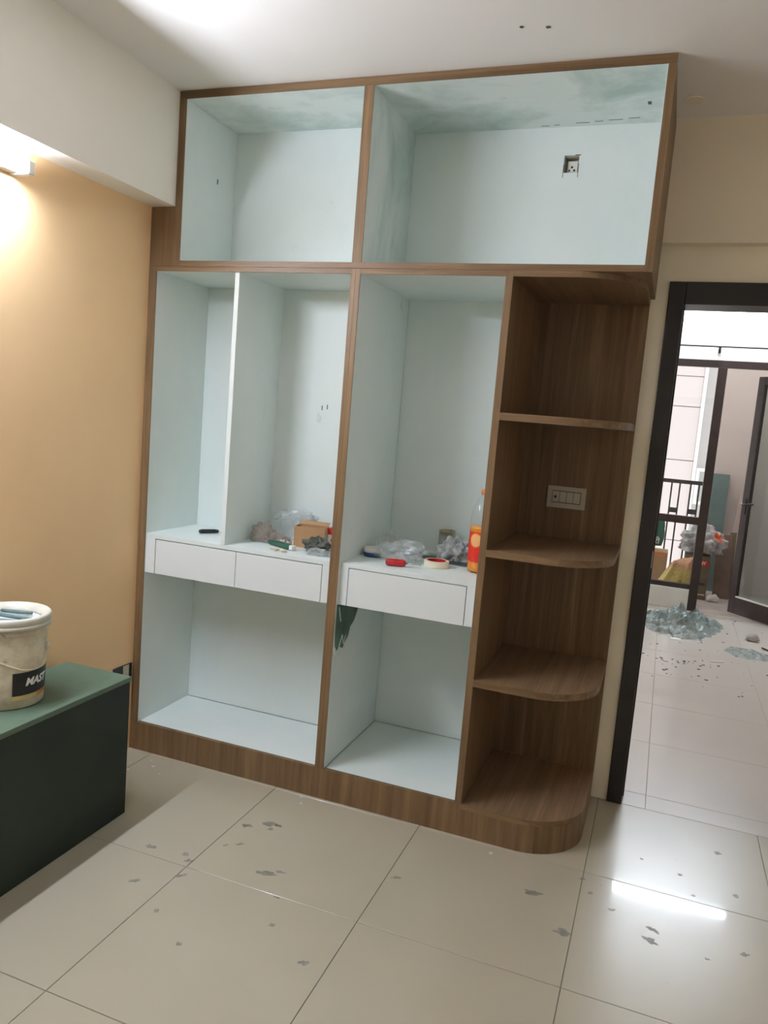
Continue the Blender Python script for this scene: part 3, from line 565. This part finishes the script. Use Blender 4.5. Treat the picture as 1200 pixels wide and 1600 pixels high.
# ------------------------------------------------------------------ balcony: railing and the things stored there
ra = thing('railing', 'dark metal balcony railing seen through the fixed pane', 'railing', (1.6, 6.0, -.01))
box('top_rail', A, ra, .3, 2.46, 5.98, 6.02, 1.052, 1.092, .002); box('bottom_rail', A, ra, .3, 2.46, 5.985, 6.015, .08, .11, .002); 
xb = 2.277; k = 0
while xb > .4:
    for d in (0, .080): box('baluster', A, ra, xb+d-.008, xb+d+.008, 5.992, 6.008, .11, 1.052)
    box('spacer_block', A, ra, xb+.008, xb+.072, 5.994, 6.006, .742, .794)
    xb -= .187
t = thing('teal_board', 'tall grey-green board leaning on the balcony wall behind the white bundle', 'board', (2.54, 5.9, -.01))
mb = MB().box(2.452, 2.632, -.009, .009, 0, 1.20); mb.v = [(x, 5.86+y+z*.09, z-.01) for x, y, z in mb.v]; mb.build('sheet', 'board_teal', t, .001)
t = thing('brown_board', 'brown offcut board leaning against the balcony clutter', 'board', (2.63, 5.40, -.01))
mb = MB().box(-.075, .075, -.008, .008, 0, .62); mb.v = [(2.66+x-.05*z, 5.52+y+z*.20, z-.01) for x, y, z in mb.v]; mb.build('sheet', 'board_brown', t, .001)
t = thing('narrow_board', 'narrow dark board standing beside the brown offcut', 'board', (2.73, 5.6, -.01))
mb = MB().box(-.03, .03, -.008, .008, 0, .64); mb.v = [(2.72+x, 5.58+y+z*.25, z-.01) for x, y, z in mb.v]; mb.build('sheet', 'cardboard_dark', t, .001)
t = thing('pale_plank', 'long pale plank leaning on the balcony wall behind the open glass door', 'plank', (2.80, 5.8, -.01))
mb = MB().box(-.05, .05, -.01, .01, 0, 1.08); mb.v = [(2.735+x+.06*z, 5.78+y+z*.12, z-.01) for x, y, z in mb.v]; mb.build('plank', 'board_pale', t, .001)
t = thing('water_pipe', 'thin white pipe with a tap on the balcony wall', 'pipe', (2.80, 5.97, .8))
MB().tube([(2.80, 5.975, .80), (2.80, 5.975, 1.74)], .014, 12).build('pipe', 'plastic_white', t)
MB().tube([(2.80, 5.975, 1.62), (2.80, 5.90, 1.62), (2.80, 5.885, 1.58)], .012, 10).build('tap', 'steel', t); MB().tube([(2.77, 5.91, 1.645), (2.83, 5.91, 1.645)], .007, 8).build('tap_lever', 'steel', t)
t = thing('carton', 'brown carton with a red label under the white bundle on the balcony', 'box', (2.40, 5.42, -.01))
box('body', 'cardboard_dark', t, 2.285, 2.512, 5.30, 5.56, -.01, .415, .002)
box('label', 'label_red', t, 2.30, 2.505, 5.2985, 5.30, .322, .372); vs, fs = text_mesh('NY', .042, .0004, 0, .0015)
wmax = max(v_[0] for v_ in vs); MB().add([(2.482-wmax+x, 5.298-z, .333+y) for x, y, z in vs], fs).build('lettering', 'print_white', t)
box('print_line', 'chip_dark', t, 2.40, 2.49, 5.299, 5.30, .13, .155); box('print_line', 'print_white', t, 2.36, 2.50, 5.299, 5.30, .035, .045)
t = thing('carton', 'brown carton under the dark green bag at the left of the balcony', 'box', (1.98, 5.55, -.01))
box('body', 'cardboard', t, 1.84, 2.13, 5.42, 5.70, -.01, .385, .002); box('stripe', 'label_orange', t, 1.84, 2.13, 5.4185, 5.42, .34, .38)
t = thing('green_bag', 'dark green printed bag standing on the left balcony carton', 'bag', (1.98, 5.55, .386), world=False)
crumple('body', 'bag_green', t, (0,0,.17), (.095,.055,.20), 51, .12, 1.6, 40, 30, smooth=True)
vs, fs = text_mesh('टरी', .075, .0006, 0, .001); MB().add([(-.03+x, -.075-z, .075+y) for x, y, z in vs], fs).build('lettering', 'print_white', t)
# yellow sack: pleated cloth gathered at its neck
t = thing('sack', 'yellow printed sack with an orange gathered top behind the fixed pane', 'sack', (2.14, 5.02, -.01), world=False)
vs = []; fs = []; nu, nv = 84, 30
for j in range(nv+1):
    s = j/nv
    for i in range(nu):
        a = 2*math.pi*i/nu; ca, sa = math.cos(a), math.sin(a)
        pl = 1+.10*math.sin(a*11+s*1.5+2*noise.noise(Vector((ca, sa, s))))*min(1, s*1.8)+.10*noise.noise(Vector((ca*2, sa*2, s*3)))
        rx = (.175-.065*s)*(1 if s > .06 else .9); ry = (.115*(1-s)**.6+.022)*pl
        x = rx*(abs(ca)**.8*(1 if ca > 0 else -1))+.135*s; z = .40*s+.05*s*ca+.02*math.sin(a*5)*s
        if s > .9: x += .02*(s-.9)*10*ca
        vs.append((x, ry*sa+.03*s, max(z, 0)))
for j in range(nv):
    for i in range(nu): fs.append((j*nu+i, j*nu+(i+1)%nu, (j+1)*nu+(i+1)%nu, (j+1)*nu+i))
fs.append(tuple(range(nu-1, -1, -1))); fs.append(tuple(range(nv*nu, (nv+1)*nu)))
MB().add(vs, fs, True).build('body', 'sack_yellow', t)
t = thing('bundle', 'white crumpled bundle with an orange printed patch on top of the carton', 'bag', (2.43, 5.40, .415), world=False)
crumple('body', 'bundle_print', t, (0,0,.12), (.19,.13,.15), 61, .42, 1.9, 56, 36)
t = thing('white_stone', 'white lump on the balcony floor beside the carton', 'rubble', (2.58, 5.28, -.01), world=False); crumple('lump', 'chip_light', t, (0,0,.03), (.05,.03,.04), 71, .4, 2, 16, 10)

# ------------------------------------------------------------------ building across the way
bl = thing('apartment_building', 'pale panelled building facade seen beyond the balcony railing', 'building', (2, 13, -6))
zz = [-6, -4.9, -3.4, -1.9, -.4, 1.13, 2.136, 2.70, 3.9, 5.1, 6.5]
for a, b_ in zip(zz, zz[1:]): box('panel', 'facade_panel', bl, -1.5, 2.47, 13, 13.2, a+.008, b_-.008)
box('joint_backing', 'facade_grey', bl, -1.5, 2.47, 13.05, 13.25, -6, 6.5)
box('corner_trim', 'facade_trim', bl, 2.475, 2.535, 12.95, 13.25, -6, 6.5)
box('recessed_wall', 'facade_grey', bl, 2.54, 5.5, 13.4, 13.6, -6, 6.5); fr = box('window', 'facade_trim', bl, 2.56, 3.2, 13.36, 13.4, .30, 1.0); box('pane', 'window_glass', fr, 2.62, 3.14, 13.355, 13.36, .36, .94)

for o in bpy.data.objects:
    if '_o' in o: del o['_o']
